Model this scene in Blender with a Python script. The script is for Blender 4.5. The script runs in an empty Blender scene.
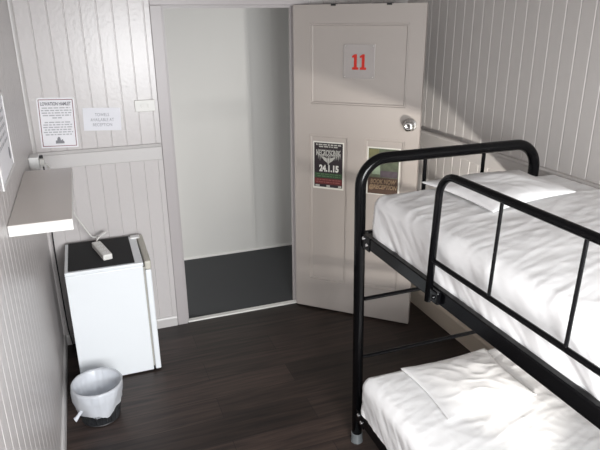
import bpy, bmesh, math, random
from mathutils import Vector, Matrix, noise
random.seed(7)
sc = bpy.context.scene
col = sc.collection
PI = math.pi

# ------------------------------------------------------------------ materials
def mat(name, color, rough=0.5, metal=0.0, spec=0.5, bump=None, var=None, coat=0.0):
    m = bpy.data.materials.new(name); m.use_nodes = True
    nt = m.node_tree; b = nt.nodes['Principled BSDF']
    b.inputs['Base Color'].default_value = (*color, 1)
    b.inputs['Roughness'].default_value = rough
    b.inputs['Metallic'].default_value = metal
    b.inputs['Specular IOR Level'].default_value = spec
    b.inputs['Coat Weight'].default_value = coat
    tc = nt.nodes.new('ShaderNodeTexCoord')
    if var:                                   # (scale, amount): soft tonal variation
        n = nt.nodes.new('ShaderNodeTexNoise'); n.inputs['Scale'].default_value = var[0]; n.inputs['Detail'].default_value = 4
        nt.links.new(tc.outputs['Object'], n.inputs['Vector'])
        r = nt.nodes.new('ShaderNodeMapRange'); r.inputs[3].default_value = 1 - var[1]; r.inputs[4].default_value = 1 + var[1]
        nt.links.new(n.outputs['Fac'], r.inputs[0])
        mx = nt.nodes.new('ShaderNodeVectorMath'); mx.operation = 'SCALE'; mx.inputs[0].default_value = color
        nt.links.new(r.outputs[0], mx.inputs['Scale']); nt.links.new(mx.outputs[0], b.inputs['Base Color'])
    if bump:                                  # (scale, strength, distance)
        n2 = nt.nodes.new('ShaderNodeTexNoise'); n2.inputs['Scale'].default_value = bump[0]; n2.inputs['Detail'].default_value = 5
        nt.links.new(tc.outputs['Object'], n2.inputs['Vector'])
        bp = nt.nodes.new('ShaderNodeBump'); bp.inputs['Strength'].default_value = bump[1]; bp.inputs['Distance'].default_value = bump[2]
        nt.links.new(n2.outputs['Fac'], bp.inputs['Height']); nt.links.new(bp.outputs[0], b.inputs['Normal'])
    return m

M = {}
M['wall'] = mat('gloss_wall_paint', (0.53, 0.502, 0.495), 0.30, bump=(45, 0.35, 0.003), var=(3, 0.03))
M['wall_r'] = mat('dimmed_satin_wall_paint', (0.50, 0.472, 0.452), 0.5, bump=(22, 0.2, 0.003), var=(3, 0.03))  # wall paint darkened: the right side's weaker light is in the colour
M['wall_l'] = mat('dimmed_left_wall_paint', (0.475, 0.448, 0.44), 0.34, bump=(22, 0.25, 0.004), var=(3, 0.03))  # base colour lowered to carry the dimmer light on the left wall
M['trim'] = mat('trim_paint', (0.53, 0.51, 0.50), 0.38, bump=(30, 0.15, 0.002), var=(5, 0.03))
M['frame'] = mat('door_frame_paint', (0.42, 0.39, 0.39), 0.4, bump=(30, 0.15, 0.002))
M['skirt'] = mat('beige_skirting_paint', (0.60, 0.52, 0.43), 0.4, var=(4, 0.05))
M['door'] = mat('door_paint', (0.375, 0.338, 0.312), 0.33, bump=(18, 0.12, 0.003), var=(2, 0.03))
M['hallwall'] = mat('hall_wall_paint', (0.60, 0.59, 0.565), 0.5, bump=(25, 0.15, 0.003))
M['ceiling'] = mat('ceiling_paint', (0.36, 0.34, 0.33), 0.7)
M['hallfloor'] = mat('hall_carpet', (0.045, 0.047, 0.05), 0.9, bump=(220, 0.6, 0.004), var=(90, 0.25))
M['thresh'] = mat('threshold_paint', (0.74, 0.73, 0.70), 0.4)
M['black'] = mat('black_gloss_metal', (0.003, 0.003, 0.0035), 0.17, spec=0.2)
M['blackmatte'] = mat('black_plastic', (0.012, 0.012, 0.013), 0.5)
M['chrome'] = mat('brushed_steel', (0.75, 0.74, 0.72), 0.22, metal=1.0)
M['bolt'] = mat('zinc_bolt', (0.8, 0.8, 0.8), 0.25, metal=1.0)
M['cap'] = mat('grey_clear_cap', (0.13, 0.14, 0.145), 0.12, coat=0.5)
M['white_pl'] = mat('white_plastic', (0.80, 0.80, 0.79), 0.35)
M['cream_pl'] = mat('cream_plastic', (0.70, 0.69, 0.66), 0.4)
M['fridge'] = mat('white_enamel', (0.74, 0.765, 0.785), 0.28, var=(2, 0.01))
M['gasket'] = mat('grey_gasket', (0.36, 0.35, 0.32), 0.6)
M['fridge_tan'] = mat('aged_cream_plastic', (0.50, 0.48, 0.42), 0.45)
M['mat'] = mat('black_rubber', (0.012, 0.012, 0.013), 0.85, bump=(150, 0.4, 0.002))
M['shelf_top'] = mat('beige_laminate', (0.68, 0.63, 0.59), 0.25, var=(2, 0.04))
M['shelf_edge'] = mat('white_edge_band', (0.66, 0.65, 0.63), 0.45)
M['sheet'] = mat('white_cotton', (0.86, 0.85, 0.845), 0.85, spec=0.2, bump=(420, 0.15, 0.001))
M['core'] = mat('mattress_ticking', (0.75, 0.74, 0.73), 0.85)
M['board'] = mat('plywood_base', (0.03, 0.03, 0.03), 0.7, var=(3, 0.1))
M['paper'] = mat('white_paper', (0.78, 0.77, 0.80), 0.5)
M['paper2'] = mat('plain_paper', (0.74, 0.74, 0.78), 0.6)
M['ink'] = mat('grey_ink', (0.24, 0.24, 0.26), 0.7)
M['inklight'] = mat('pale_grey_ink', (0.42, 0.42, 0.44), 0.7)
M['maroon'] = mat('maroon_ink', (0.22, 0.07, 0.08), 0.6)
M['red'] = mat('red_vinyl', (0.50, 0.02, 0.010), 0.4)
M['black_paper'] = mat('black_poster_print', (0.024, 0.018, 0.022), 0.35)
M['poster_border'] = mat('poster_margin', (0.66, 0.65, 0.60), 0.4)
M['grey_print'] = mat('pale_grey_print', (0.40, 0.40, 0.37), 0.5)
M['green_print'] = mat('green_print', (0.035, 0.075, 0.035), 0.5, var=(60, 0.5))
M['red_print'] = mat('dark_red_print', (0.115, 0.022, 0.022), 0.5, var=(60, 0.4))
M['brown_print'] = mat('brown_print', (0.075, 0.042, 0.028), 0.5, var=(40, 0.3))
M['tan_print'] = mat('tan_print', (0.30, 0.21, 0.125), 0.5)
M['photo_green'] = mat('garden_print', (0.085, 0.10, 0.065), 0.45, var=(28, 0.8))
M['photo_pale'] = mat('pale_garden_print', (0.22, 0.28, 0.20), 0.45, var=(25, 0.6))
M['photo_yellow'] = mat('olive_garden_print', (0.15, 0.145, 0.07), 0.45, var=(40, 0.6))
M['photo_purple'] = mat('plum_print', (0.075, 0.058, 0.07), 0.45, var=(40, 0.5))
M['frame_white'] = mat('white_poster_frame', (0.62, 0.61, 0.60), 0.4)

def wood_floor():
    m = bpy.data.materials.new('dark_plank_floor'); m.use_nodes = True
    nt = m.node_tree; N = nt.nodes; L = nt.links; b = N['Principled BSDF']
    tc = N.new('ShaderNodeTexCoord')
    br = N.new('ShaderNodeTexBrick'); br.offset = 0.37; br.inputs['Scale'].default_value = 1.0
    br.inputs['Brick Width'].default_value = 1.25; br.inputs['Row Height'].default_value = 0.18
    br.inputs['Mortar Size'].default_value = 0.0016; br.inputs['Mortar Smooth'].default_value = 0.1; br.inputs['Bias'].default_value = 0.0
    br.inputs['Color1'].default_value = (0.0, 0.0, 0.0, 1); br.inputs['Color2'].default_value = (1, 1, 1, 1); br.inputs['Mortar'].default_value = (0.0, 0, 0, 1)
    L.new(tc.outputs['Object'], br.inputs['Vector'])
    mp = N.new('ShaderNodeMapping'); mp.inputs['Scale'].default_value = (1.6, 26, 1); L.new(tc.outputs['Object'], mp.inputs['Vector'])
    n = N.new('ShaderNodeTexNoise'); n.inputs['Scale'].default_value = 1.6; n.inputs['Detail'].default_value = 7; n.inputs['Distortion'].default_value = 0.6
    L.new(mp.outputs[0], n.inputs['Vector'])
    rp = N.new('ShaderNodeValToRGB'); rp.color_ramp.elements[0].position = 0.32; rp.color_ramp.elements[0].color = (0.012, 0.0085, 0.0075, 1)
    rp.color_ramp.elements[1].position = 0.75; rp.color_ramp.elements[1].color = (0.048, 0.031, 0.025, 1)
    L.new(n.outputs['Fac'], rp.inputs[0])
    mx = N.new('ShaderNodeMix'); mx.data_type = 'RGBA'; mx.blend_type = 'MULTIPLY'; mx.inputs[0].default_value = 1.0
    mr = N.new('ShaderNodeMapRange'); mr.inputs[3].default_value = 0.62; mr.inputs[4].default_value = 1.35
    L.new(br.outputs['Color'], mr.inputs[0])
    L.new(rp.outputs[0], mx.inputs[6]); L.new(mr.outputs[0], mx.inputs[7])
    mo = N.new('ShaderNodeMix'); mo.data_type = 'RGBA'; L.new(br.outputs['Fac'], mo.inputs[0]); L.new(mx.outputs[2], mo.inputs[6]); mo.inputs[7].default_value = (0.006, 0.005, 0.005, 1)
    L.new(mo.outputs[2], b.inputs['Base Color'])
    b.inputs['Roughness'].default_value = 0.42; b.inputs['Specular IOR Level'].default_value = 0.35
    bp = N.new('ShaderNodeBump'); bp.inputs['Strength'].default_value = 0.12; bp.inputs['Distance'].default_value = 0.003
    L.new(n.outputs['Fac'], bp.inputs['Height']); L.new(bp.outputs[0], b.inputs['Normal'])
    return m
M['floor'] = wood_floor()

def plastic_film():
    m = bpy.data.materials.new('thin_white_plastic_film'); m.use_nodes = True
    nt = m.node_tree; N = nt.nodes; L = nt.links; b = N['Principled BSDF']; out = N['Material Output']
    b.inputs['Base Color'].default_value = (0.80, 0.82, 0.86, 1); b.inputs['Roughness'].default_value = 0.3
    t = N.new('ShaderNodeBsdfTransparent'); t.inputs[0].default_value = (0.9, 0.93, 0.97, 1)
    mx = N.new('ShaderNodeMixShader'); mx.inputs[0].default_value = 0.45
    L.new(b.outputs[0], mx.inputs[1]); L.new(t.outputs[0], mx.inputs[2]); L.new(mx.outputs[0], out.inputs[0])
    return m
M['film'] = plastic_film()
def acrylic():
    m = bpy.data.materials.new('clear_acrylic'); m.use_nodes = True
    nt = m.node_tree; N = nt.nodes; L = nt.links; b = N['Principled BSDF']; out = N['Material Output']
    b.inputs['Base Color'].default_value = (0.52, 0.48, 0.46, 1); b.inputs['Roughness'].default_value = 0.2
    t = N.new('ShaderNodeBsdfTransparent')
    mx = N.new('ShaderNodeMixShader'); mx.inputs[0].default_value = 0.45
    L.new(b.outputs[0], mx.inputs[1]); L.new(t.outputs[0], mx.inputs[2]); L.new(mx.outputs[0], out.inputs[0])
    return m
M['acrylic'] = acrylic()

# ------------------------------------------------------------------ mesh helpers
def nbm(): return bmesh.new()
def quad_box(bm, x0, x1, y0, y1, z0, z1):
    v = [bm.verts.new(p) for p in ((x0,y0,z0),(x1,y0,z0),(x1,y1,z0),(x0,y1,z0),(x0,y0,z1),(x1,y0,z1),(x1,y1,z1),(x0,y1,z1))]
    fs = []
    for f in ((3,2,1,0),(4,5,6,7),(0,1,5,4),(1,2,6,5),(2,3,7,6),(3,0,4,7)): fs.append(bm.faces.new([v[i] for i in f]))
    return v, fs
def bev(bm, w=0.004, seg=2):
    bmesh.ops.bevel(bm, geom=list(bm.edges), offset=w, segments=seg, profile=0.5, affect='EDGES')
def box_bm(x0, x1, y0, y1, z0, z1, b=0.0, seg=2):
    bm = nbm(); quad_box(bm, x0, x1, y0, y1, z0, z1)
    if b: bev(bm, b, seg)
    return bm
def tube(bm, pts, r, n=16, caps=True):
    pts = [Vector(p) for p in pts]; rings = []
    t0 = (pts[1]-pts[0]).normalized()
    ref = Vector((0,0,1)) if abs(t0.z) < 0.9 else Vector((1,0,0))
    u = t0.cross(ref).normalized()
    for i, p in enumerate(pts):
        if i == 0: t = t0
        elif i == len(pts)-1: t = (pts[i]-pts[i-1]).normalized()
        else: t = ((pts[i]-pts[i-1]).normalized() + (pts[i+1]-pts[i]).normalized()).normalized()
        u = (u - t*u.dot(t)).normalized(); w = t.cross(u)
        rings.append([bm.verts.new(p + (u*math.cos(2*PI*k/n) + w*math.sin(2*PI*k/n))*r) for k in range(n)])
    for a, b in zip(rings, rings[1:]):
        for k in range(n): bm.faces.new((a[k], a[(k+1)%n], b[(k+1)%n], b[k]))
    if caps: bm.faces.new(list(reversed(rings[0]))); bm.faces.new(rings[-1])
    return bm
def bend(path, rad, seg=10):
    """round the inner corners of a polyline"""
    P = [Vector(p) for p in path]; out = [P[0]]
    for a, b, c in zip(P, P[1:], P[2:]):
        d1 = (a-b).normalized(); d2 = (c-b).normalized(); ang = d1.angle(d2)
        if ang > PI-0.01: out.append(b); continue
        d = rad/math.tan(ang/2); s = b+d1*d; e = b+d2*d
        cen = b + (d1+d2).normalized()*(rad/math.sin(ang/2))
        v1 = s-cen; v2 = e-cen; tot = v1.angle(v2); ax = v1.cross(v2).normalized()
        for k in range(seg+1): out.append(cen + Matrix.Rotation(tot*k/seg, 3, ax) @ v1)
    out.append(P[-1]); return out
def smooth_path(pts, n=8):
    P = [Vector(p) for p in pts]; P = [2*P[0]-P[1]] + P + [2*P[-1]-P[-2]]; out = []
    for i in range(1, len(P)-2):
        for k in range(n):
            t = k/n; a, b, c, d = P[i-1:i+3]
            out.append(0.5*((2*b) + (c-a)*t + (2*a-5*b+4*c-d)*t*t + (3*b-a-3*c+d)*t**3))
    out.append(P[-2]); return out
def lathe(bm, prof, c=(0,0,0), axis='Z', n=32, closed=False):
    rings = []
    for r, h in prof:
        ring = []
        for k in range(n):
            a = 2*PI*k/n
            p = (r*math.cos(a), r*math.sin(a), h)
            if axis == 'Y': p = (p[0], -h, p[1])
            if axis == 'X': p = (h, p[0], p[1])
            ring.append(bm.verts.new(Vector(p)+Vector(c)))
        rings.append(ring)
    for a, b in zip(rings, rings[1:]):
        for k in range(n): bm.faces.new((a[k], a[(k+1)%n], b[(k+1)%n], b[k]))
    if not closed: bm.faces.new(list(reversed(rings[0]))); bm.faces.new(rings[-1])
    bmesh.ops.recalc_face_normals(bm, faces=bm.faces)
    return bm
def obj(name, bm, m, parent=None, smooth=False, mats=None):
    me = bpy.data.meshes.new(name)
    if len(bm.faces): bmesh.ops.recalc_face_normals(bm, faces=bm.faces)
    bm.to_mesh(me); bm.free()
    for mm in (mats or [m]): me.materials.append(mm)
    if smooth:
        for p in me.polygons: p.use_smooth = True
        if smooth != 'all':
            try: me.set_sharp_from_angle(angle=math.radians(40))
            except Exception: pass
    o = bpy.data.objects.new(name, me); col.objects.link(o)
    if parent: o.parent = parent
    return o
def tag(o, label, cat, group=None, kind=None):
    o['label'] = label; o['category'] = cat
    if group: o['group'] = group
    if kind: o['kind'] = kind
    return o
def thing(name, label, cat, loc=(0,0,0), rot=None, group=None):
    o = bpy.data.objects.new(name, None); col.objects.link(o); o.empty_display_size = 0.05
    o.location = loc
    if rot is not None: o.rotation_euler = rot
    return tag(o, label, cat, group)
def struct(name, bm, m, parent=None, smooth=False, label=None, cat=None):
    o = obj(name, bm, m, parent, smooth)
    if not parent:
        o['kind'] = 'structure'
        if label: o['label'] = label
        if cat: o['category'] = cat
    return o
def text_bm(body, size, x=0, y=0, z=0.0, extr=0.0, align='CENTER', bold=0.0, fit=None, shear=0.0):
    cu = bpy.data.curves.new('lettering', 'FONT'); cu.body = body; cu.size = size; cu.align_x = align; cu.align_y = 'CENTER'
    cu.offset = bold; cu.extrude = extr; cu.shear = shear; cu.resolution_u = 3
    t = bpy.data.objects.new('lettering', cu); col.objects.link(t)
    dg = bpy.context.evaluated_depsgraph_get(); me = bpy.data.meshes.new_from_object(t.evaluated_get(dg))
    bpy.data.objects.remove(t); bpy.data.curves.remove(cu)
    bm = nbm(); bm.from_mesh(me); bpy.data.meshes.remove(me)
    xs = [v.co.x for v in bm.verts]
    w = max(xs)-min(xs); s = fit/w if fit else 1.0; mid = (max(xs)+min(xs))/2 if fit else 0
    ys = [v.co.y for v in bm.verts]; my = (max(ys)+min(ys))/2
    for v in bm.verts: v.co = Vector(((v.co.x-mid)*s+x, v.co.y-my+y, v.co.z+z))
    return bm
def join(bms):
    out = nbm()
    for b in bms:
        me = bpy.data.meshes.new('tmp'); b.to_mesh(me); b.free(); out.from_mesh(me); bpy.data.meshes.remove(me)
    return out
def plane_bm(x0, x1, y0, y1, z=0.0):
    bm = nbm(); bm.faces.new([bm.verts.new(p) for p in ((x0,y0,z),(x1,y0,z),(x1,y1,z),(x0,y1,z))]); return bm

# ------------------------------------------------------------------ room dimensions
W, Y0, CH = 2.39, -4.15, 2.45            # right wall x, window wall y, ceiling height
XL, XR, DH = 0.793, 1.594, 2.04          # doorway
HY = 1.10                                # far wall of the hall
PITCH, GW, GD = 0.0845, 0.008, 0.0032     # vertical joint lining boards

def grooved(bm, frame, u0, u1, v0, v1, first, thick=0.1, gw=GW, gd=GD, vee=False):
    """prism of tongue-and-groove lining; frame(u, n, v) -> point; n>0 goes behind the face"""
    prof = [(u0, 0)]
    k = math.ceil((u0-first+GW)/PITCH); 
    while True:
        g = first + k*PITCH
        if g > u1-GW: break
        prof += [(g-gw/2, 0), (g, gd), (g+gw/2, 0)] if vee else [(g-gw/2, 0), (g-gw/5, gd), (g+gw/5, gd), (g+gw/2, 0)]; k += 1
    prof += [(u1, 0), (u1, thick), (u0, thick)]
    lo = [bm.verts.new(frame(u, n, v0)) for u, n in prof]; hi = [bm.verts.new(frame(u, n, v1)) for u, n in prof]
    for i in range(len(prof)):
        j = (i+1) % len(prof); bm.faces.new((lo[i], lo[j], hi[j], hi[i]))
    bm.faces.new(lo); bm.faces.new(hi)

# floor / ceiling
struct('floor', box_bm(-0.1, W+0.1, Y0-0.1, 0.012, -0.1, 0.0), M['floor'])
struct('ceiling', box_bm(-0.1, W+0.1, Y0-0.1, 0.1, CH, CH+0.1), M['ceiling'])
# back wall with the doorway
bm = nbm(); fb = lambda u, n, v: Vector((u, n, v))
grooved(bm, fb, -0.1, XL-0.02, 0, CH, 0.097); grooved(bm, fb, XR+0.02, W+0.1, 0, CH, 0.097); grooved(bm, fb, XL-0.02, XR+0.02, DH+0.02, CH, 0.097)
struct('wall_back', bm, M['wall'])
bm = nbm(); grooved(bm, lambda u, n, v: Vector((-n, u, v)), Y0, 0.0, 0, CH, -0.05, gw=0.008, gd=0.0022, vee=True); struct('wall_left', bm, M['wall_l'])
bm = nbm(); grooved(bm, lambda u, n, v: Vector((W+n, u, v)), Y0, 0.0, 0, CH, -0.044, gw=0.009, gd=0.004, vee=True); struct('wall_right', bm, M['wall_r'])
# wall behind the camera, with a window opening
WX0, WX1, WZ0, WZ1 = 0.40, 1.70, 0.95, 2.08
bm = nbm()
for a in ((-0.1, WX0, 0, CH), (WX1, W+0.1, 0, CH), (WX0, WX1, 0, WZ0), (WX0, WX1, WZ1, CH)): quad_box(bm, a[0], a[1], Y0-0.1, Y0, a[2], a[3])
struct('wall_front', bm, M['wall'])
bm = nbm()
for a in ((WX0, WX0+0.04, WZ0, WZ1), (WX1-0.04, WX1, WZ0, WZ1), (WX0+0.04, WX1-0.04, WZ0, WZ0+0.04), (WX0+0.04, WX1-0.04, WZ1-0.04, WZ1), (1.035, 1.065, WZ0+0.04, WZ1-0.04)):
    quad_box(bm, a[0], a[1], Y0-0.07, Y0-0.03, a[2], a[3])
struct('window_1', bm, M['frame_white'])

# hall beyond the doorway
HX0, HX1 = -0.6, 3.0
struct('floor_hall', box_bm(HX0, HX1, 0.012, HY+0.1, -0.1, 0.0), M['hallfloor'])
struct('ceiling_hall', box_bm(HX0, HX1, 0.1, HY+0.1, 2.45, 2.55), M['ceiling'])
bm = nbm(); quad_box(bm, HX0, HX1, HY, HY+0.1, 0, CH)
for gx in (0.98, 1.29): quad_box(bm, gx-0.004, gx+0.004, HY-0.0008, HY, 0.0, CH)
quad_box(bm, 1.594, 1.608, HY-0.003, HY, 0, CH); quad_box(bm, 1.79, 1.796, HY-0.001, HY, 0, CH)
struct('wall_hall_back', bm, M['hallwall'])
struct('wall_hall_left', box_bm(HX0-0.1, HX0, 0.1, HY+0.1, 0, CH), M['hallwall'])
struct('wall_hall_right', box_bm(HX1, HX1+0.1, 0.1, HY+0.1, 0, CH), M['hallwall'])
struct('baseboard_hall', box_bm(HX0, HX1, HY-0.010, HY, 0, 0.018), M['thresh'])

# trims
def prism_x(prof, x0, x1):
    bm = nbm(); a = [bm.verts.new((x0, y, z)) for y, z in prof]; b = [bm.verts.new((x1, y, z)) for y, z in prof]
    for i in range(len(prof)): j = (i+1) % len(prof); bm.faces.new((a[i], a[j], b[j], b[i]))
    bm.faces.new(a); bm.faces.new(b); return bm
ZD0, ZD1 = 1.158, 1.258
rail = [(0, ZD0), (-0.016, ZD0), (-0.018, ZD0+0.004), (-0.018, ZD1-0.022), (-0.024, ZD1-0.016), (-0.026, ZD1-0.008), (-0.022, ZD1), (0, ZD1)]
struct('trim_1', prism_x(rail, 0.0, 0.715), M['trim'])                                     # back dado rail
bm = prism_x(rail, 0.0, 4.12)
for v in bm.verts: v.co = Vector((W+v.co.y, -v.co.x, v.co.z+0.012))
struct('trim_2', bm, M['wall_r'])                                                            # right dado rail
struct('trim_4', prism_x(rail, 1.70, W-0.027), M['trim'])
bm = nbm(); prof = [(0, 0), (0.022, 0), (0.021, -0.009), (0.016, -0.016), (0.009, -0.021), (0, -0.022)]
a = [bm.verts.new((x, y, ZD1)) for x, y in prof]; b = [bm.verts.new((x, y, CH)) for x, y in prof]
for i in range(6): bm.faces.new((a[i], a[(i+1)%6], b[(i+1)%6], b[i]))
bm.faces.new(a); bm.faces.new(b)
struct('trim_5', bm, M['trim'], smooth=True)                                               # corner bead
sk = [(0, 0), (-0.014, 0), (-0.014, 0.058), (-0.009, 0.068), (0, 0.07)]
struct('baseboard_back', prism_x(sk, 0.014, 0.719), M['trim'])
bm = prism_x(sk, 0.0, 4.14)
for v in bm.verts: v.co = Vector((-v.co.y, -v.co.x, v.co.z))
struct('baseboard_left', bm, M['trim'])
sk2 = [(0, 0), (-0.016, 0), (-0.016, 0.118), (-0.010, 0.132), (0, 0.136)]
bm = prism_x(sk2, 0.0, 4.14)
for v in bm.verts: v.co = Vector((W+v.co.y, -v.co.x, v.co.z))
struct('baseboard_right', bm, M['skirt'])
struct('trim_6', prism_x(sk2, 1.70, W-0.017), M['skirt'])
# door frame: lining and architraves
bm = nbm()
quad_box(bm, XL-0.02, XL, 0.0, 0.1, 0, DH); quad_box(bm, XR, XR+0.02, 0.0, 0.1, 0, DH); quad_box(bm, XL-0.02, XR+0.02, 0.0, 0.1, DH, DH+0.02)
quad_box(bm, XL, XL+0.012, 0.045, 0.07, 0, DH); quad_box(bm, XR-0.012, XR, 0.045, 0.07, 0, DH); quad_box(bm, XL+0.012, XR-0.012, 0.045, 0.07, DH-0.012, DH)
struct('door_frame_1', bm, M['frame'])
bm = box_bm(0.722, XL-0.004, -0.014, 0.0, 0, DH+0.004, 0.003); struct('trim_7', bm, M['frame'])
bm = box_bm(XR+0.028, 1.69, -0.012, 0.0, 0, DH+0.004, 0.003); struct('trim_8', bm, M['frame'])
bm = box_bm(0.722, 1.69, -0.014, 0.0, DH+0.0042, DH+0.075, 0.003); struct('trim_9', bm, M['frame'])
bm = box_bm(XL, XR, -0.006, 0.034, 0.0, 0.011, 0.003); struct('trim_10', bm, M['thresh'])

# ------------------------------------------------------------------ door leaf (hall face seen)
DA = -0.749
dd = Vector((math.cos(DA), math.sin(DA), 0)); dn = Vector((math.sin(DA), -math.cos(DA), 0))     # along the leaf, out of the seen face
DO = Vector((1.577, -0.030, 0.0)); DW, DT = 0.816, 0.036
DM = Matrix(((dd.x, 0, dn.x, DO.x), (dd.y, 0, dn.y, DO.y), (0, 1, 0, 0), (0, 0, 0, 1)))      # local: x along, y up, z out
def panel_face(bm, xs, ys, holes, z, inset=0.016, dep=0.011):
    V = {}
    def v(x, y, zz): 
        k = (round(x,5), round(y,5), round(zz,5))
        if k not in V: V[k] = bm.verts.new((x, y, zz))
        return V[k]
    for i in range(len(xs)-1):
        for j in range(len(ys)-1):
            x0, x1, y0, y1 = xs[i], xs[i+1], ys[j], ys[j+1]
            inh = any(h[0] <= x0+1e-6 and x1 <= h[1]+1e-6 and h[2] <= y0+1e-6 and y1 <= h[3]+1e-6 for h in holes)
            if not inh: bm.faces.new((v(x0,y0,z), v(x1,y0,z), v(x1,y1,z), v(x0,y1,z)))
    for hx0, hx1, hy0, hy1 in holes:
        loops = []
        for off, d in ((0, 0), (0.002, 0.006), (0.009, 0.005), (inset, dep), (inset+0.002, dep)):
            loops.append([v(hx0+off, hy0+off, z-d), v(hx1-off, hy0+off, z-d), v(hx1-off, hy1-off, z-d), v(hx0+off, hy1-off, z-d)])
        for a, b in zip(loops, loops[1:]):
            for k in range(4): bm.faces.new((a[k], a[(k+1)%4], b[(k+1)%4], b[k]))
        bm.faces.new(loops[-1])
    return v
bm = nbm()
holes = [(0.112, 0.722, 1.455, 1.936), (0.104, 0.366, 0.235, 1.256), (0.478, 0.730, 0.235, 1.256)]
xs = sorted({0, DW, *[h[0] for h in holes], *[h[1] for h in holes]}); ys = sorted({0.012, 2.043, *[h[2] for h in holes], *[h[3] for h in holes]})
# simple grid needs cells wholly in or out of a hole: rows of the top panel span several columns
panel_face(bm, xs, ys, holes, 0.0)
v, fs = quad_box(bm, 0, DW, 0.012, 2.043, -DT, 0.0)
bm.faces.remove(fs[1])
bmesh.ops.remove_doubles(bm, verts=bm.verts, dist=1e-5)
door = obj('door_1', bm, M['door']); door.matrix_world = DM
tag(door, 'panelled cream bedroom door standing open against the right wall', 'door', kind='structure')
bm = lathe(nbm(), [(0.0, 0), (0.040, 0.0005), (0.040, 0.006), (0.036, 0.010), (0.018, 0.012), (0.014, 0.028), (0.021, 0.033), (0.031, 0.040), (0.034, 0.050), (0.031, 0.060), (0.021, 0.066), (0.011, 0.067), (0.009, 0.064), (0.0, 0.064)], (0.757, 1.357, 0), closed=True)
hd = obj('door_knob', bm, M['chrome'], door, 'all'); hd['label'] = 'round brushed steel door knob'
bm = nbm(); quad_box(bm, 0.753, 0.761, 1.3555, 1.3585, 0.0642, 0.0652); obj('keyhole', bm, M['blackmatte'], hd)
for hz in (0.22, 1.02, 1.82):
    bm = nbm(); tube(bm, [(-0.004, hz-0.045, -DT), (-0.004, hz+0.045, -DT)], 0.006, 10)
    h = obj('hinge', bm, M['frame'], door, True)
for hx in (0.245, 0.585):
    bm = nbm(); quad_box(bm, hx, hx+0.030, 2.034, 2.0455, 0.0, 0.003); quad_box(bm, hx, hx+0.030, 2.0435, 2.0465, -DT-0.001, 0.003)
    h = tag(obj('over_door_hook', bm, M['blackmatte']), 'small dark hook clip on door top, %s the number sign' % ('left of' if hx < 0.4 else 'right of'), 'hook')
    h.matrix_world = DM

def on_door(x, y, z=0.0): return DM @ Matrix.Translation((x, y, z))
PR = -0.011    # panel recess
# number plate
pm = on_door(0.425, 1.718, PR+0.0005)
bm = box_bm(-0.098, 0.098, -0.100, 0.100, 0.004, 0.008, 0.001)
plate = obj('number_plate', bm, M['acrylic']); plate.matrix_world = pm
tag(plate, 'clear square door sign reading 11 in red numerals', 'door sign')
def numeral_one(cx):
    pts = [(-0.019, -0.048), (0.021, -0.048), (0.021, -0.034), (0.010, -0.034), (0.010, 0.042), (-0.003, 0.042), (-0.021, 0.032), (-0.019, 0.020), (-0.008, 0.024), (-0.008, -0.034), (-0.019, -0.034)]
    bm = nbm(); bm.faces.new([bm.verts.new((cx+x, y, 0.0084)) for x, y in pts]); return bm
for cx in (-0.023, 0.0255):
    nl = obj('numeral', numeral_one(cx), M['red'], plate); nl['label'] = 'red numeral 1'
for sx in (-1, 1):
    for sy in (-1, 1):
        bm = lathe(nbm(), [(0.0, 0.0), (0.0035, 0.0), (0.0035, 0.010), (0.0, 0.0105)], (sx*0.088, sy*0.090, 0), n=12, closed=True); obj('screw', bm, M['gasket'], plate)

def word_row(x0, x1, y, h, z=0.0006, seed=0, gap=0.006, wmin=0.008, wmax=0.03):
    """a row of unreadable small print: word-sized dashes"""
    R = random.Random(seed); bm = nbm(); x = x0
    while x < x1-0.004:
        w = min(R.uniform(wmin, wmax), x1-x); bm.faces.new([bm.verts.new(p) for p in ((x,y-h/2,z),(x+w,y-h/2,z),(x+w,y+h/2,z),(x,y+h/2,z))]); x += w+gap
    return bm

# gig poster on left lower door panel
pm = on_door(0.2325, 1.056, PR+0.0008)
post = obj('gig_poster', box_bm(-0.106, 0.106, -0.158, 0.158, 0, 0.0006), M['poster_border']); post.matrix_world = pm
tag(post, 'black gig poster with white lettering 24.1.15 on left door panel', 'poster')
obj('printed_field', plane_bm(-0.098, 0.098, -0.146, 0.150, 0.0010), M['black_paper'], post)
g = join([word_row(-0.085, 0.085, 0.138, 0.008, 0.0014, 1), word_row(-0.065, 0.065, 0.125, 0.008, 0.0014, 2)]); obj('heading', g, M['grey_print'], post)
# jagged band emblem: spiky lettering with a winged crest below
bm = text_bm('NECROSONIK', 0.052, 0, 0.085, 0.0014, fit=0.168, bold=0.0012)
b2 = nbm()
for k in range(15):
    x = -0.08 + k*0.0114; h = 0.018 + 0.016*abs(math.sin(k*2.1)); s = 0.055 + 0.01*math.cos(k*1.3)
    b2.faces.new([b2.verts.new(p) for p in ((x-0.003, s+0.02, 0.0013), (x, s+0.02-h-0.006, 0.0013), (x+0.0035, s+0.02, 0.0013))])
    b2.faces.new([b2.verts.new(p) for p in ((x-0.003, 0.098, 0.0013), (x+0.003, 0.098, 0.0013), (x+0.001, 0.104+0.008*abs(math.sin(k*1.7)), 0.0013))])
for pl in (((-0.05,0.062),(-0.012,0.05),(-0.006,0.018),(-0.03,0.035)), ((0.05,0.062),(0.03,0.035),(0.006,0.018),(0.012,0.05)), ((-0.008,0.05),(0.008,0.05),(0.004,0.006),(-0.004,0.006))):
    b2.faces.new([b2.verts.new((x, y, 0.0012)) for x, y in pl])
obj('band_emblem', join([bm, b2]), M['grey_print'], post)
obj('date_lettering', text_bm('24.1.15', 0.058, 0.004, -0.018, 0.0014, fit=0.135, bold=0.003), mat('white_print', (0.72, 0.72, 0.68), 0.5), post)
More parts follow.
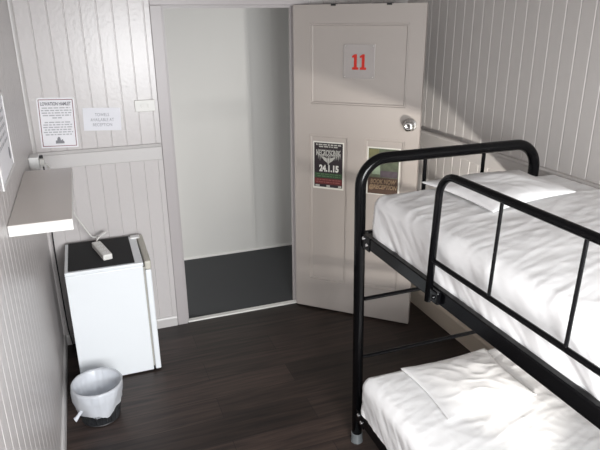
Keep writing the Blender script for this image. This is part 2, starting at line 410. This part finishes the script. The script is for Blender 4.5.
obj('green_band', plane_bm(-0.095, 0.095, -0.082, -0.050, 0.0013), M['green_print'], post)
obj('red_band', plane_bm(-0.095, 0.095, -0.126, -0.086, 0.0013), M['red_print'], post)
g = join([word_row(-0.08, 0.085, -0.058, 0.005, 0.0016, 5), word_row(-0.075, 0.08, -0.072, 0.005, 0.0016, 6)]); obj('green_small_print', g, mat('pale_green_print', (0.10, 0.17, 0.09), 0.5), post)
g = join([word_row(-0.08, 0.085, -0.096, 0.005, 0.0016, 7), word_row(-0.085, 0.08, -0.112, 0.005, 0.0016, 8)]); obj('red_small_print', g, mat('rose_print', (0.24, 0.09, 0.08), 0.5), post)
for a in ((-0.09, -0.06), (-0.012, 0.012), (0.07, 0.092)): obj('sponsor_mark', plane_bm(a[0], a[1], -0.143, -0.131, 0.0014), M['grey_print'], post)

# second poster, right lower door panel
pm = on_door(0.600, 1.050, PR+0.0008)
post = obj('reception_poster', box_bm(-0.106, 0.106, -0.154, 0.154, 0, 0.0006), M['poster_border']); post.matrix_world = pm
tag(post, 'green garden poster reading book now reception, behind the bunk hoop', 'poster')
obj('garden_picture', plane_bm(-0.098, 0.098, -0.040, 0.146, 0.0010), M['photo_green'], post)
obj('olive_foliage', plane_bm(-0.096, -0.030, 0.085, 0.142, 0.0013), M['photo_yellow'], post)
obj('pale_lawn', plane_bm(-0.070, -0.020, -0.020, 0.060, 0.0013), M['photo_pale'], post)
obj('plum_shrubs', plane_bm(-0.018, 0.094, -0.036, 0.006, 0.0013), M['photo_purple'], post)
obj('brown_band', plane_bm(-0.098, 0.098, -0.148, -0.040, 0.0010), M['brown_print'], post)
g = join([text_bm('BOOK NOW', 0.040, 0.002, -0.066, 0.0014, fit=0.165, bold=0.0012, shear=0.15), text_bm('@RECEPTION', 0.038, 0.002, -0.104, 0.0014, fit=0.180, bold=0.0012, shear=0.15)]); obj('lettering', g, M['tan_print'], post)

# ------------------------------------------------------------------ notices on the back wall
def wall_mat(x, z, y=-0.0008, rot=0.0): return Matrix(((1,0,0,x),(0,0,-1,y),(0,1,0,z),(0,0,0,1))) @ Matrix.Rotation(rot, 4, 'Z')
nt_ = obj('lettered_notice', box_bm(-0.099, 0.099, -0.142, 0.142, 0, 0.0008), M['paper']); nt_.matrix_world = wall_mat(0.153, 1.418, rot=-0.038)
tag(nt_, 'laminated white notice with thin maroon border on back wall above shelf', 'notice')
bm = nbm()
for a in ((-0.091, 0.091, 0.129, 0.133), (-0.091, 0.091, -0.134, -0.130), (-0.091, -0.087, -0.130, 0.129), (0.087, 0.091, -0.130, 0.129)):
    bm.faces.new([bm.verts.new(p) for p in ((a[0],a[2],0.0012),(a[1],a[2],0.0012),(a[1],a[3],0.0012),(a[0],a[3],0.0012))])
obj('border', bm, M['maroon'], nt_)
obj('heading', text_bm('LOWATION HAMLET', 0.026, 0, 0.108, 0.0012, fit=0.160, bold=0.0012), M['ink'], nt_)
rows = []
for k, (w, y) in enumerate(((0.075, 0.085), (0.08, 0.071), (0.078, 0.057), (0.074, 0.043), (0.025, 0.029), (0.068, 0.004), (0.076, -0.010), (0.078, -0.024), (0.072, -0.038), (0.078, -0.052), (0.07, -0.066))):
    rows.append(word_row(-w, w, y, 0.0065, 0.0012, 20+k, 0.005, 0.010, 0.03))
obj('small_print', join(rows), M['inklight'], nt_)
bm = nbm()
for pts in (((-0.022,-0.118),(0.026,-0.118),(0.024,-0.104),(0.008,-0.099),(-0.020,-0.100)), ((-0.012,-0.100),(0.008,-0.099),(0.004,-0.082),(-0.002,-0.078),(-0.010,-0.086)), ((0.010,-0.099),(0.020,-0.103),(0.018,-0.092))):
    bm.faces.new([bm.verts.new((x, y, 0.0012)) for x, y in pts])
obj('dark_picture', bm, M['ink'], nt_)
for sx in (-1, 1):
    bm = lathe(nbm(), [(0, 0.0009), (0.006, 0.0009), (0.005, 0.003), (0, 0.004)], (sx*0.093, 0.136, 0), n=12, closed=True); obj('pin', bm, M['white_pl'], nt_, True)

nt_ = obj('towel_notice', box_bm(-0.104, 0.104, -0.066, 0.066, 0, 0.0006), M['paper2']); nt_.matrix_world = wall_mat(0.396, 1.4235, rot=-0.05)
tag(nt_, 'plain white sign reading towels available at reception', 'notice')
g = join([text_bm('TOWELS', 0.026, 0, 0.026, 0.0010, fit=0.078), text_bm('AVAILABLE AT', 0.026, 0, -0.003, 0.0010, fit=0.130), text_bm('RECEPTION', 0.026, 0, -0.032, 0.0010, fit=0.106)])
obj('lettering', g, mat('soft_grey_ink', (0.28, 0.28, 0.31), 0.7), nt_)

# light switch
sw = obj('light_switch', box_bm(-0.058, 0.058, -0.034, 0.034, 0, 0.011, 0.003), M['cream_pl']); sw.matrix_world = wall_mat(0.644, 1.487, -0.0005)
tag(sw, 'cream double light switch plate beside the doorway', 'light switch')
for sx in (-0.018, 0.018): obj('rocker', box_bm(sx-0.006, sx+0.006, -0.010, 0.010, 0.0105, 0.0135, 0.002), M['cream_pl'], sw)

# framed poster on the left wall (local x along +y of the room, seen from the room)
LM = Matrix(((0,0,1,0.0012),(1,0,0,-1.190),(0,1,0,1.562),(0,0,0,1)))
fp = thing('framed_notice', 'white framed notice on the left wall above the shelf', 'notice'); fp.matrix_world = LM
bm = nbm(); hw, hh, fw_ = 0.205, 0.150, 0.012
for a in ((-hw, hw, hh-fw_, hh), (-hw, hw, -hh, -hh+fw_), (-hw, -hw+fw_, -hh+fw_, hh-fw_), (hw-fw_, hw, -hh+fw_, hh-fw_)): quad_box(bm, a[0], a[1], a[2], a[3], 0, 0.006)
obj('frame', bm, M['frame_white'], fp)
obj('paper', box_bm(-hw+fw_, hw-fw_, -hh+fw_, hh-fw_, 0, 0.003), M['paper'], fp)
rows = [word_row(-0.15+0.012*(k%3), 0.15-0.02*(k%2), 0.09-0.028*k, 0.013, 0.0034, 60+k, 0.014, 0.012, 0.035) for k in range(5)]
obj('small_print', join(rows), M['inklight'], fp)
bm = nbm(); lathe(bm, [(0.0, 0.0034), (0.024, 0.0034)], (0.130, -0.082, 0), n=24, closed=True); obj('round_stamp', bm, M['ink'], fp)

# ------------------------------------------------------------------ wall shelf
sh = thing('wall_shelf', 'white edged beige laminate shelf fixed to the left wall', 'shelf', (0, -1.0, 1.259))
bm = box_bm(0.001, 0.214, -0.455, 0.355, 0.0025, 0.0425, 0.0015, 1); o = obj('shelf_board', bm, M['shelf_edge'], sh)
obj('laminate_top', box_bm(0.002, 0.2125, -0.4535, 0.3535, 0.0425, 0.0435), M['shelf_top'], sh)
for by in (0.25,):
    bm = nbm(); pr = [(0.0275, -0.125), (0.0275, 0.0022), (0.17, 0.0022), (0.17, -0.012), (0.045, -0.125)]
    a = [bm.verts.new((x, by-0.01, z)) for x, z in pr]; b = [bm.verts.new((x, by+0.01, z)) for x, z in pr]
    for i in range(5): bm.faces.new((a[i], a[(i+1)%5], b[(i+1)%5], b[i]))
    bm.faces.new(a); bm.faces.new(b)
    quad_box(bm, 0.0005, 0.0275, by-0.01, by+0.01, -0.125, -0.103)
    obj('bracket', bm, M['white_pl'], sh)

# power outlet box with plug on left wall just behind the shelf
ob = thing('wall_socket', 'white surface socket box in the corner at shelf end', 'socket', (0.0265, -0.30, 1.27))
obj('socket_box', box_bm(-0.026, 0.022, -0.045, 0.045, -0.032, 0.032, 0.004), M['white_pl'], ob)
obj('plug', box_bm(0.023, 0.047, -0.036, -0.004, -0.022, 0.018, 0.005), M['cream_pl'], ob)
obj('plug', box_bm(0.023, 0.040, 0.006, 0.034, 0.006, 0.028, 0.004), M['blackmatte'], ob)
# cords
bm = nbm(); tube(bm, smooth_path([(0.060, -0.270, 1.270), (0.062, -0.265, 1.22), (0.055, -0.16, 1.12), (0.045, -0.06, 1.0), (0.035, -0.035, 0.85), (0.03, -0.028, 0.65), (0.03, -0.025, 0.45), (0.032, -0.03, 0.25), (0.036, -0.04, 0.12), (0.05, -0.05, 0.0042)]), 0.0038, 8)
tag(obj('fridge_cord', bm, M['blackmatte'], None, True), 'thin black cord hanging down the room corner behind the fridge', 'cord')
bm = nbm(); tube(bm, smooth_path([(0.078, -0.325, 1.262), (0.105, -0.325, 1.20), (0.14, -0.26, 1.05), (0.185, -0.17, 0.90), (0.222, -0.13, 0.81), (0.250, -0.110, 0.750), (0.288, -0.085, 0.735), (0.326, -0.080, 0.748), (0.334, -0.098, 0.760), (0.305, -0.118, 0.752), (0.279, -0.140, 0.735), (0.2715, -0.166, 0.724)]), 0.0045, 8)
tag(obj('extension_cord', bm, M['cream_pl'], None, True), 'pale cord looping from the shelf down to the power board', 'cord')

# ------------------------------------------------------------------ bar fridge (door faces +x)
fr = thing('bar_fridge', 'small white bar fridge in the back left corner', 'fridge', (0.30, -0.28, 0))
FX0, FX1, FY0, FY1, FZ = 0.094, 0.500, -0.505, -0.055, 0.700
def loc(bm, c=(0.30, -0.28, 0)):
    for v in bm.verts: v.co -= Vector(c)
    return bm
obj('cabinet', loc(box_bm(FX0, FX1, FY0, FY1, 0.008, FZ-0.022, 0.004)), M['fridge'], fr)
obj('top_panel', loc(box_bm(FX0-0.001, FX1+0.004, FY0-0.001, FY1, FZ-0.022, FZ, 0.005)), M['fridge'], fr)
obj('gasket', loc(box_bm(FX1+0.0005, FX1+0.010, FY0+0.008, FY1-0.008, 0.03, FZ-0.03)), M['gasket'], fr)
dr = obj('fridge_door', loc(box_bm(FX1+0.0105, 0.543, FY0-0.002, FY1+0.002, 0.009, FZ-0.048, 0.006)), M['fridge'], fr)
obj('door_cap', loc(box_bm(FX1+0.0100, 0.546, FY0-0.002, FY1+0.002, FZ-0.0475, FZ+0.006, 0.010, 3)), M['fridge_tan'], dr)
obj('hinge_cover', loc(box_bm(FX1-0.03, FX1+0.025, FY1-0.060, FY1-0.01, FZ+0.0002, FZ+0.010, 0.003)), M['white_pl'], fr)
for px in (FX0+0.04, FX1-0.04, 0.52):
    for py in (FY0+0.04, FY1-0.04):
        obj('foot', loc(lathe(nbm(), [(0.014, 0.0), (0.014, 0.0085)], (px, py, 0), n=14)), M['blackmatte'], fr)
rm = obj('rubber_mat', box_bm(0.112, 0.460, -0.490, -0.060, FZ+0.0004, FZ+0.0045, 0.0015, 1), M['mat']); tag(rm, 'black rubber mat covering the fridge top', 'mat')

# power board lying on the mat
pbm = Matrix.Translation((0.297, -0.290, FZ+0.0049)) @ Matrix.Rotation(math.radians(13), 4, 'Z')
pb = thing('power_board', 'white power board lying on the black fridge mat', 'power board'); pb.matrix_world = pbm
obj('casing', box_bm(-0.026, 0.026, -0.122, 0.120, 0, 0.034, 0.006, 3), M['cream_pl'], pb)
for k in range(4):
    y = -0.084 + k*0.056
    bm = nbm(); lathe(bm, [(0, 0.0342), (0.018, 0.0342), (0.018, 0.0350), (0, 0.0350)], (0, y, 0), n=20, closed=True); s = obj('socket', bm, M['white_pl'], pb)
    bm = nbm()
    for (sx, sy) in ((-0.006, 0.004), (0.006, 0.004), (0, -0.008)): quad_box(bm, sx-0.001, sx+0.001, y+sy-0.003, y+sy+0.003, 0.0351, 0.0354)
    obj('slots', bm, M['gasket'], s)

# ------------------------------------------------------------------ waste bin and liner
BC = (0.186, -0.824, 0.0); BH, R0, R1 = 0.205, 0.095, 0.122
bn = thing('wire_bin', 'black wire mesh waste basket on the floor before the fridge', 'waste bin', BC)
def ring_bm(r, z, t=0.0022, n=40):
    return tube(nbm(), [(r*math.cos(2*PI*k/n), r*math.sin(2*PI*k/n), z) for k in range(n+1)], t, 6, False)
obj('rim', ring_bm(R1, BH, 0.0032), M['blackmatte'], bn, True)
for f in (0.33, 0.66): obj('hoop_wire', ring_bm(R0+(R1-R0)*f, BH*f), M['blackmatte'], bn, True)
obj('base_ring', ring_bm(R0, 0.004, 0.0034), M['blackmatte'], bn, True)
up = None
for k in range(24):
    a = 2*PI*k/24
    if up is None:
        up = obj('upright_wire', tube(nbm(), [(R0, 0, 0.003), (R1, 0, BH)], 0.0016, 6), M['blackmatte'], bn)
    else:
        c = up.copy(); col.objects.link(c); c.parent = bn; c.rotation_euler = (0, 0, a)
obj('base_plate', lathe(nbm(), [(R0-0.002, 0.002), (R0-0.002, 0.005)], n=32), M['blackmatte'], bn)
# liner: bag inside, cuff folded over the rim
bm = nbm(); n = 72; rings = []
def lr(a, s): return noise.noise(Vector((math.cos(a)*s[0], math.sin(a)*s[0], s[1])))
prof_in = [(0.004, 0.014), (0.040, 0.010), (0.058, 0.020), (0.074, 0.06), (0.092, 0.105), (0.106, 0.15), (0.1165, 0.202), (0.122, 0.211)]
prof_out = [(0.1265, 0.211), (0.1300, 0.198), (0.1300, 0.176), (0.1275, 0.146), (0.1235, 0.112), (0.1185, 0.082)]
for i, (r, z) in enumerate(prof_in + prof_out):
    ring = []
    for k in range(n):
        a = 2*PI*k/n; out = i >= len(prof_in); j = i-len(prof_in)
        if out:
            dr_ = 0.007*lr(a, (2.2, 3+j*0.7)) + 0.005*lr(a, (6, j*0.5)) ; dz = (0.026*lr(a, (1.4, 9.0)) + 0.012*math.cos(a-0.2) + 0.008*lr(a, (5, 4.0)))*(j/5.0)
            if j >= 4: dr_ -= 0.004
            rr = max(r+dr_, R0+(R1-R0)*min(1, (z+dz)/BH)+0.0045)
        else:
            dr_ = (-0.016*abs(lr(a, (3.5, 1+i*0.6))) if i < 6 else 0); dz = 0.004*lr(a, (3, i)) if i < 3 else 0
            rr = r+dr_
            if 2 <= i < 6: rr = min(rr, R0+(R1-R0)*z/BH-0.0035)
        z_ = max(z+dz, 0.0075)
        ring.append(bm.verts.new((rr*math.cos(a), rr*math.sin(a), z_)))
    rings.append(ring)
for a, b in zip(rings, rings[1:]):
    for k in range(n): bm.faces.new((a[k], a[(k+1)%n], b[(k+1)%n], b[k]))
bm.faces.new(rings[0])
ln = obj('bin_liner', bm, M['film'], None, 'all'); ln.location = BC
tag(ln, 'translucent white plastic bag lining the waste basket, folded over its rim', 'bin bag')
# gathered corner of the cuff hanging at lower left
bm = tube(nbm(), smooth_path([(-0.088, -0.080, 0.112), (-0.098, -0.085, 0.096), (-0.111, -0.094, 0.083), (-0.123, -0.101, 0.075)], 4), 0.0105, 10)
for v in bm.verts:
    t = (-0.084-v.co.x)/0.039; c = Vector((-0.084-0.039*t, -0.074-0.027*t, 0.112-0.037*t)); v.co = c + (v.co-c)*(0.7+0.8*abs(t-0.35))
ck = obj('knotted_corner', bm, M['film'], ln, 'all')

# ------------------------------------------------------------------ bunk bed
BX0, BX1, BY0, BY1 = 1.360, 2.236, -1.480, -3.47
bb = thing('bunk_bed', 'black tubular metal bunk bed along the right wall', 'bunk bed', (0, 0, 0))
PRr = 0.0245
def end_frame(y, name):
    bm = nbm(); path = bend([(BX0+0.003, y, 0.012), (BX0-0.016, y, 1.420), (BX1+0.010, y, 1.418), (BX1, y, 0.012)], 0.115, 12)
    tube(bm, path, PRr, 20); e = obj(name, bm, M['black'], bb, 'all')
    for x in (1.652, 1.954):
        bm = nbm(); tube(bm, [(x, y, 1.085), (x, y, 1.402)], 0.0085, 12); obj('spindle', bm, M['black'], e, True)
    for z in (0.777, 0.474):
        bm = nbm(); tube(bm, [(BX0+0.02, y, z), (BX1-0.02, y, z)], 0.0095, 12); obj('crossbar', bm, M['black'], e, True)
    for z in (1.078, 0.176):
        obj('end_rail', box_bm(BX0+0.018, BX1-0.018, y-0.012, y+0.012, z-0.026, z+0.026, 0.004), M['black'], e)
    for x in (BX0, BX1):
        c = obj('foot_cap', lathe(nbm(), [(0.0, 0.0), (0.031, 0.0), (0.031, 0.010), (0.0285, 0.018), (0.0275, 0.048), (0.0250, 0.050)], (x+(0.003 if x == BX0 else 0), y, 0), n=24, closed=True), M['cap'], e, True)
    return e
ef = end_frame(BY0, 'end_frame'); end_frame(BY1, 'end_frame')
for z, nm in ((1.080, 'side_rail'), (0.176, 'side_rail')):
    for x in (BX0, BX1):
        r = obj(nm, box_bm(x-0.0125, x+0.0125, BY1+0.022, BY0-0.022, z-0.027, z+0.027, 0.004), M['black'], bb)
        s = -1 if x == BX0 else 1
        pl = obj('bracket', box_bm(x+s*0.0128-0.003, x+s*0.0128+0.003, BY0-0.100, BY0-0.018, z-0.034, z+0.030, 0.002), M['black'], r)
        for (dy, dz) in ((-0.048, 0.012), (-0.080, -0.008)):
            b_ = lathe(nbm(), [(0.0, 0), (0.0095, 0), (0.0095, 0.003), (0.006, 0.0065), (0, 0.007)], (0, 0, 0), 'X', 14, True)
            for v in b_.verts: v.co = Vector((x+s*0.0158+s*v.co.x, BY0+dy+v.co.y, z+dz+v.co.z))
            obj('bolt', b_, M['bolt'], r, True)
for z in (1.087, 0.183):
    obj('base_board', box_bm(BX0+0.013, BX1-0.013, BY1+0.02, BY0-0.02, z, z+0.014), M['board'], bb)
# guard rail clipped outside the upper side rail
GX, GY0, GY1 = 1.335, -2.046, -3.24
gp = lambda y, z: (GX + 0.035*(z-1.046), y, z)
gr = nbm(); tube(gr, bend([gp(GY0, 1.048), gp(GY0, 1.502), gp(GY1, 1.502), gp(GY1, 1.048)], 0.075, 10), 0.0128, 16)
gr = obj('guard_rail', gr, M['black'], bb, 'all')
bm = nbm(); tube(bm, [gp(GY0, 1.201), gp(GY1, 1.201)], 0.0088, 12); obj('lower_bar', bm, M['black'], gr, True)
for y in (-2.345, -2.643, -2.941):
    bm = nbm(); tube(bm, [gp(y, 1.201), gp(y, 1.498)], 0.0055, 10); obj('spindle', bm, M['black'], gr, True)
for y in (GY0-0.036, GY1+0.036):
    o = obj('clamp', box_bm(GX-0.004, GX+0.0125, y-0.024, y+0.026, 1.058, 1.104, 0.004), M['black'], gr)
    b_ = lathe(nbm(), [(0, 0), (0.008, 0), (0.006, 0.005), (0, 0.006)], (0, 0, 0), 'X', 12, True)
    for v in b_.verts: v.co = Vector((GX-0.004-v.co.x, y+v.co.y, 1.080+v.co.z))
    obj('bolt', b_, M['black'], o, True)

# ------------------------------------------------------------------ bedding
def rounded_sheet(x0, x1, y0, y1, z0, z1, r, dome, seed, nx=90, ny=230, nz=20, left_fold=0.0065):
    bm = nbm(); c = Vector(((x0+x1)/2, (y0+y1)/2, (z0+z1)/2)); h = Vector(((x1-x0)/2, (y1-y0)/2, (z1-z0)/2))
    def P(q):
        inn = Vector((max(-h.x+r, min(h.x-r, q.x)), max(-h.y+r, min(h.y-r, q.y)), max(-h.z, min(h.z-r, q.z))))
        d = q-inn; nrm = d.normalized() if d.length > 1e-6 else Vector((0,0,1))
        p = inn + nrm*r if d.length > 1e-6 else q
        w = p + c
        fx = 1-abs(q.x/h.x)**2.4; fy = 1-abs(q.y/h.y)**4
        top = max(0.0, nrm.z)
        # broad sag and creases on the top: ridged noise stretched along x
        s = Vector((w.x*2.0+seed, w.y*5.5+w.x*1.6, seed*1.7)); s2 = Vector((w.x*5+w.y*2.0, w.y*15-w.x*3.5, seed*3.1))
        n1 = noise.noise(s); n2 = 1-abs(noise.noise(s2))*2.2; n3 = 1-abs(noise.noise(Vector((w.x*9.5-w.y*3, w.y*8.0+w.x*6, seed+5))))*2.4
        n4 = 1-abs(noise.noise(Vector((w.x*2.6+w.y*1.2+seed, w.y*19-w.x*5.5, seed+11))))*3.0
        dz = top*(dome*fx*fy + 0.003*n1 + 0.0020*max(0, n2)**2 + 0.0014*max(0, n3)**3 + 0.0017*max(0, n4)**4)
        # hanging folds on the sides
        side = 1-top; along = w.y if abs(nrm.x) > abs(nrm.y) else w.x
        depth = max(0.0, min(1.0, (z1-w.z)/max(1e-3, z1-z0)))
        fo = noise.noise(Vector((along*9+depth*2.2, depth*1.1, seed+2))) + 0.5*(1-abs(noise.noise(Vector((along*22+depth*4.5, depth*1.5, seed+7))))*2)
        out = side*left_fold*fo*(0.35+0.9*depth)
        return w + Vector((nrm.x*out, nrm.y*out, dz))
    def grid(f, a, b):
        G = [[bm.verts.new(P(f(i/a, j/b))) for j in range(b+1)] for i in range(a+1)]
        for i in range(a):
            for j in range(b): bm.faces.new((G[i][j], G[i+1][j], G[i+1][j+1], G[i][j+1]))
    e = lambda t: (2*t-1)
    grid(lambda s, t: Vector((h.x*e(s), h.y*e(t), h.z)), nx, ny)
    for sx in (-1, 1): grid(lambda s, t: Vector((sx*h.x, h.y*e(t), h.z*e(s))), nz, ny)
    for sy in (-1, 1): grid(lambda s, t: Vector((h.x*e(t), sy*h.y, h.z*e(s))), nz, nx)
    bmesh.ops.remove_doubles(bm, verts=bm.verts, dist=2e-4)
    return bm
def mattress(name, x0, x1, z0, z1, label, seed, y1=-1.512, zs=None):
    core = obj('mattress', box_bm(x0+0.016, x1-0.016, BY1+0.05, y1-0.016, z0, z1-0.03, 0.012), M['core'])
    tag(core, label, 'mattress')
    sh_ = obj('fitted_sheet', rounded_sheet(x0, x1, BY1+0.035, y1, zs if zs else z0+0.012, z1-0.008, 0.05, 0.018, seed), M['sheet'], core, 'all')
    sh_['label'] = 'creased white fitted sheet'
    return core
mattress('mattress', 1.3765, 2.335, 1.1015, 1.288, 'white sheeted mattress on the upper bunk', 3.3, zs=1.097)
mattress('mattress', 1.354, 2.235, 0.1975, 0.401, 'white sheeted mattress on the lower bunk', 8.1, y1=-1.5075, zs=0.206)

def pillow(corners, z, label, seed, th=0.045, nn=46):
    """limp flat pillow: corners = far-left, far-right, near-right, near-left (x, y)"""
    bm = nbm(); A, B, C_, D = [Vector((*p, 0)) for p in corners]
    def pt(s, t, sign):
        # pinch the sides slightly so the four corners stand out
        u = s + 0.035*math.sin(PI*t)*(0.5-s)*2*abs(2*s-1)**3; v = t + 0.045*math.sin(PI*s)*(0.5-t)*2*abs(2*t-1)**3
        p = A*(1-u)*(1-v) + B*u*(1-v) + C_*u*v + D*(1-u)*v
        f = (max(0, 4*s*(1-s))**0.55)*(max(0, 4*t*(1-t))**0.55)
        if sign > 0:
            n1 = noise.noise(Vector((p.x*6+seed, p.y*6, seed))); n2 = max(0, 1-abs(noise.noise(Vector((p.x*7-p.y*9+seed, p.y*14+p.x*6, 2.0))))*2.5)
            zz = th*f*(0.85+0.3*n1) + 0.0019*n2*n2*(0.3+f) + 0.0015*noise.noise(Vector((p.x*20, p.y*20, seed)))
        else: zz = -0.002*f
        return Vector((p.x, p.y, z + 0.006 + max(zz, -0.004)))
    T = [[bm.verts.new(pt(i/nn, j/nn, 1)) for j in range(nn+1)] for i in range(nn+1)]
    Bt = [[bm.verts.new(pt(i/nn, j/nn, -1) - Vector((0,0,0.003))) for j in range(nn+1)] for i in range(nn+1)]
    for i in range(nn):
        for j in range(nn):
            bm.faces.new((T[i][j], T[i+1][j], T[i+1][j+1], T[i][j+1])); bm.faces.new((Bt[i][j], Bt[i][j+1], Bt[i+1][j+1], Bt[i+1][j]))
    for k in range(nn):
        for (a, b) in (((k,0),(k+1,0)), ((nn,k),(nn,k+1)), ((k+1,nn),(k,nn)), ((0,k+1),(0,k))):
            bm.faces.new((T[a[0]][a[1]], Bt[a[0]][a[1]], Bt[b[0]][b[1]], T[b[0]][b[1]]))
    o = obj('pillow', bm, M['sheet'], None, 'all'); return tag(o, label, 'pillow')
pillow([(1.61, -1.525), (2.13, -1.515), (2.105, -1.88), (1.640, -1.965)], 1.304, 'flat white pillow on the upper bunk', 2.0)
pillow([(1.543, -1.555), (2.02, -1.55), (1.995, -1.945), (1.540, -1.955)], 0.413, 'flat white pillow on the lower bunk', 5.0, 0.024)

# ------------------------------------------------------------------ lights
def area(name, loc_, target, sx, sy, power, color, spread=None):
    l = bpy.data.lights.new(name, 'AREA'); l.shape = 'RECTANGLE'; l.size = sx; l.size_y = sy; l.energy = power; l.color = color
    if spread: l.spread = math.radians(spread)
    o = bpy.data.objects.new(name, l); col.objects.link(o); o.location = loc_
    o.rotation_euler = (Vector(target)-Vector(loc_)).to_track_quat('-Z', 'Y').to_euler(); return o
area('window_daylight', (1.05, Y0-0.02, 1.515), (1.05, -1.6, 0.0), 1.2, 1.05, 105, (0.97, 0.985, 1.0), 140)
area('hall_light', (-0.3, 0.32, 0.85), (1.35, 1.1, 0.55), 0.3, 1.2, 12, (1.0, 0.985, 0.95))
area('low_bounce', (1.58, -2.62, 0.56), (2.34, -0.80, 1.02), 0.07, 0.07, 8.0, (1.0, 0.965, 0.91), 66)
w = bpy.data.worlds.new('World'); sc.world = w; w.use_nodes = True
w.node_tree.nodes['Background'].inputs[0].default_value = (0.75, 0.82, 0.9, 1); w.node_tree.nodes['Background'].inputs[1].default_value = 0.6
sc.view_settings.view_transform = 'Standard'
sc.view_settings.exposure = 0.08

# ------------------------------------------------------------------ camera
yaw, pitch, roll, f = 0.3529, -0.3468, -0.0095, 578.97
cy_, sy_, cp, sp = math.cos(yaw), math.sin(yaw), math.cos(pitch), math.sin(pitch)
fw = Vector((sy_*cp, cy_*cp, sp)); rt = Vector((cy_, -sy_, 0)); upv = rt.cross(fw)
rt2 = rt*math.cos(roll) + upv*math.sin(roll); up2 = -rt*math.sin(roll) + upv*math.cos(roll)
cd = bpy.data.cameras.new('camera'); cam = bpy.data.objects.new('camera', cd); col.objects.link(cam)
cam.matrix_world = Matrix(((rt2.x, up2.x, -fw.x, 0.3013), (rt2.y, up2.y, -fw.y, -3.5788), (rt2.z, up2.z, -fw.z, 1.9803), (0,0,0,1)))
cd.sensor_width = 36; cd.sensor_fit = 'HORIZONTAL'; cd.lens = f*36/600; cd.clip_start = 0.02
sc.camera = cam
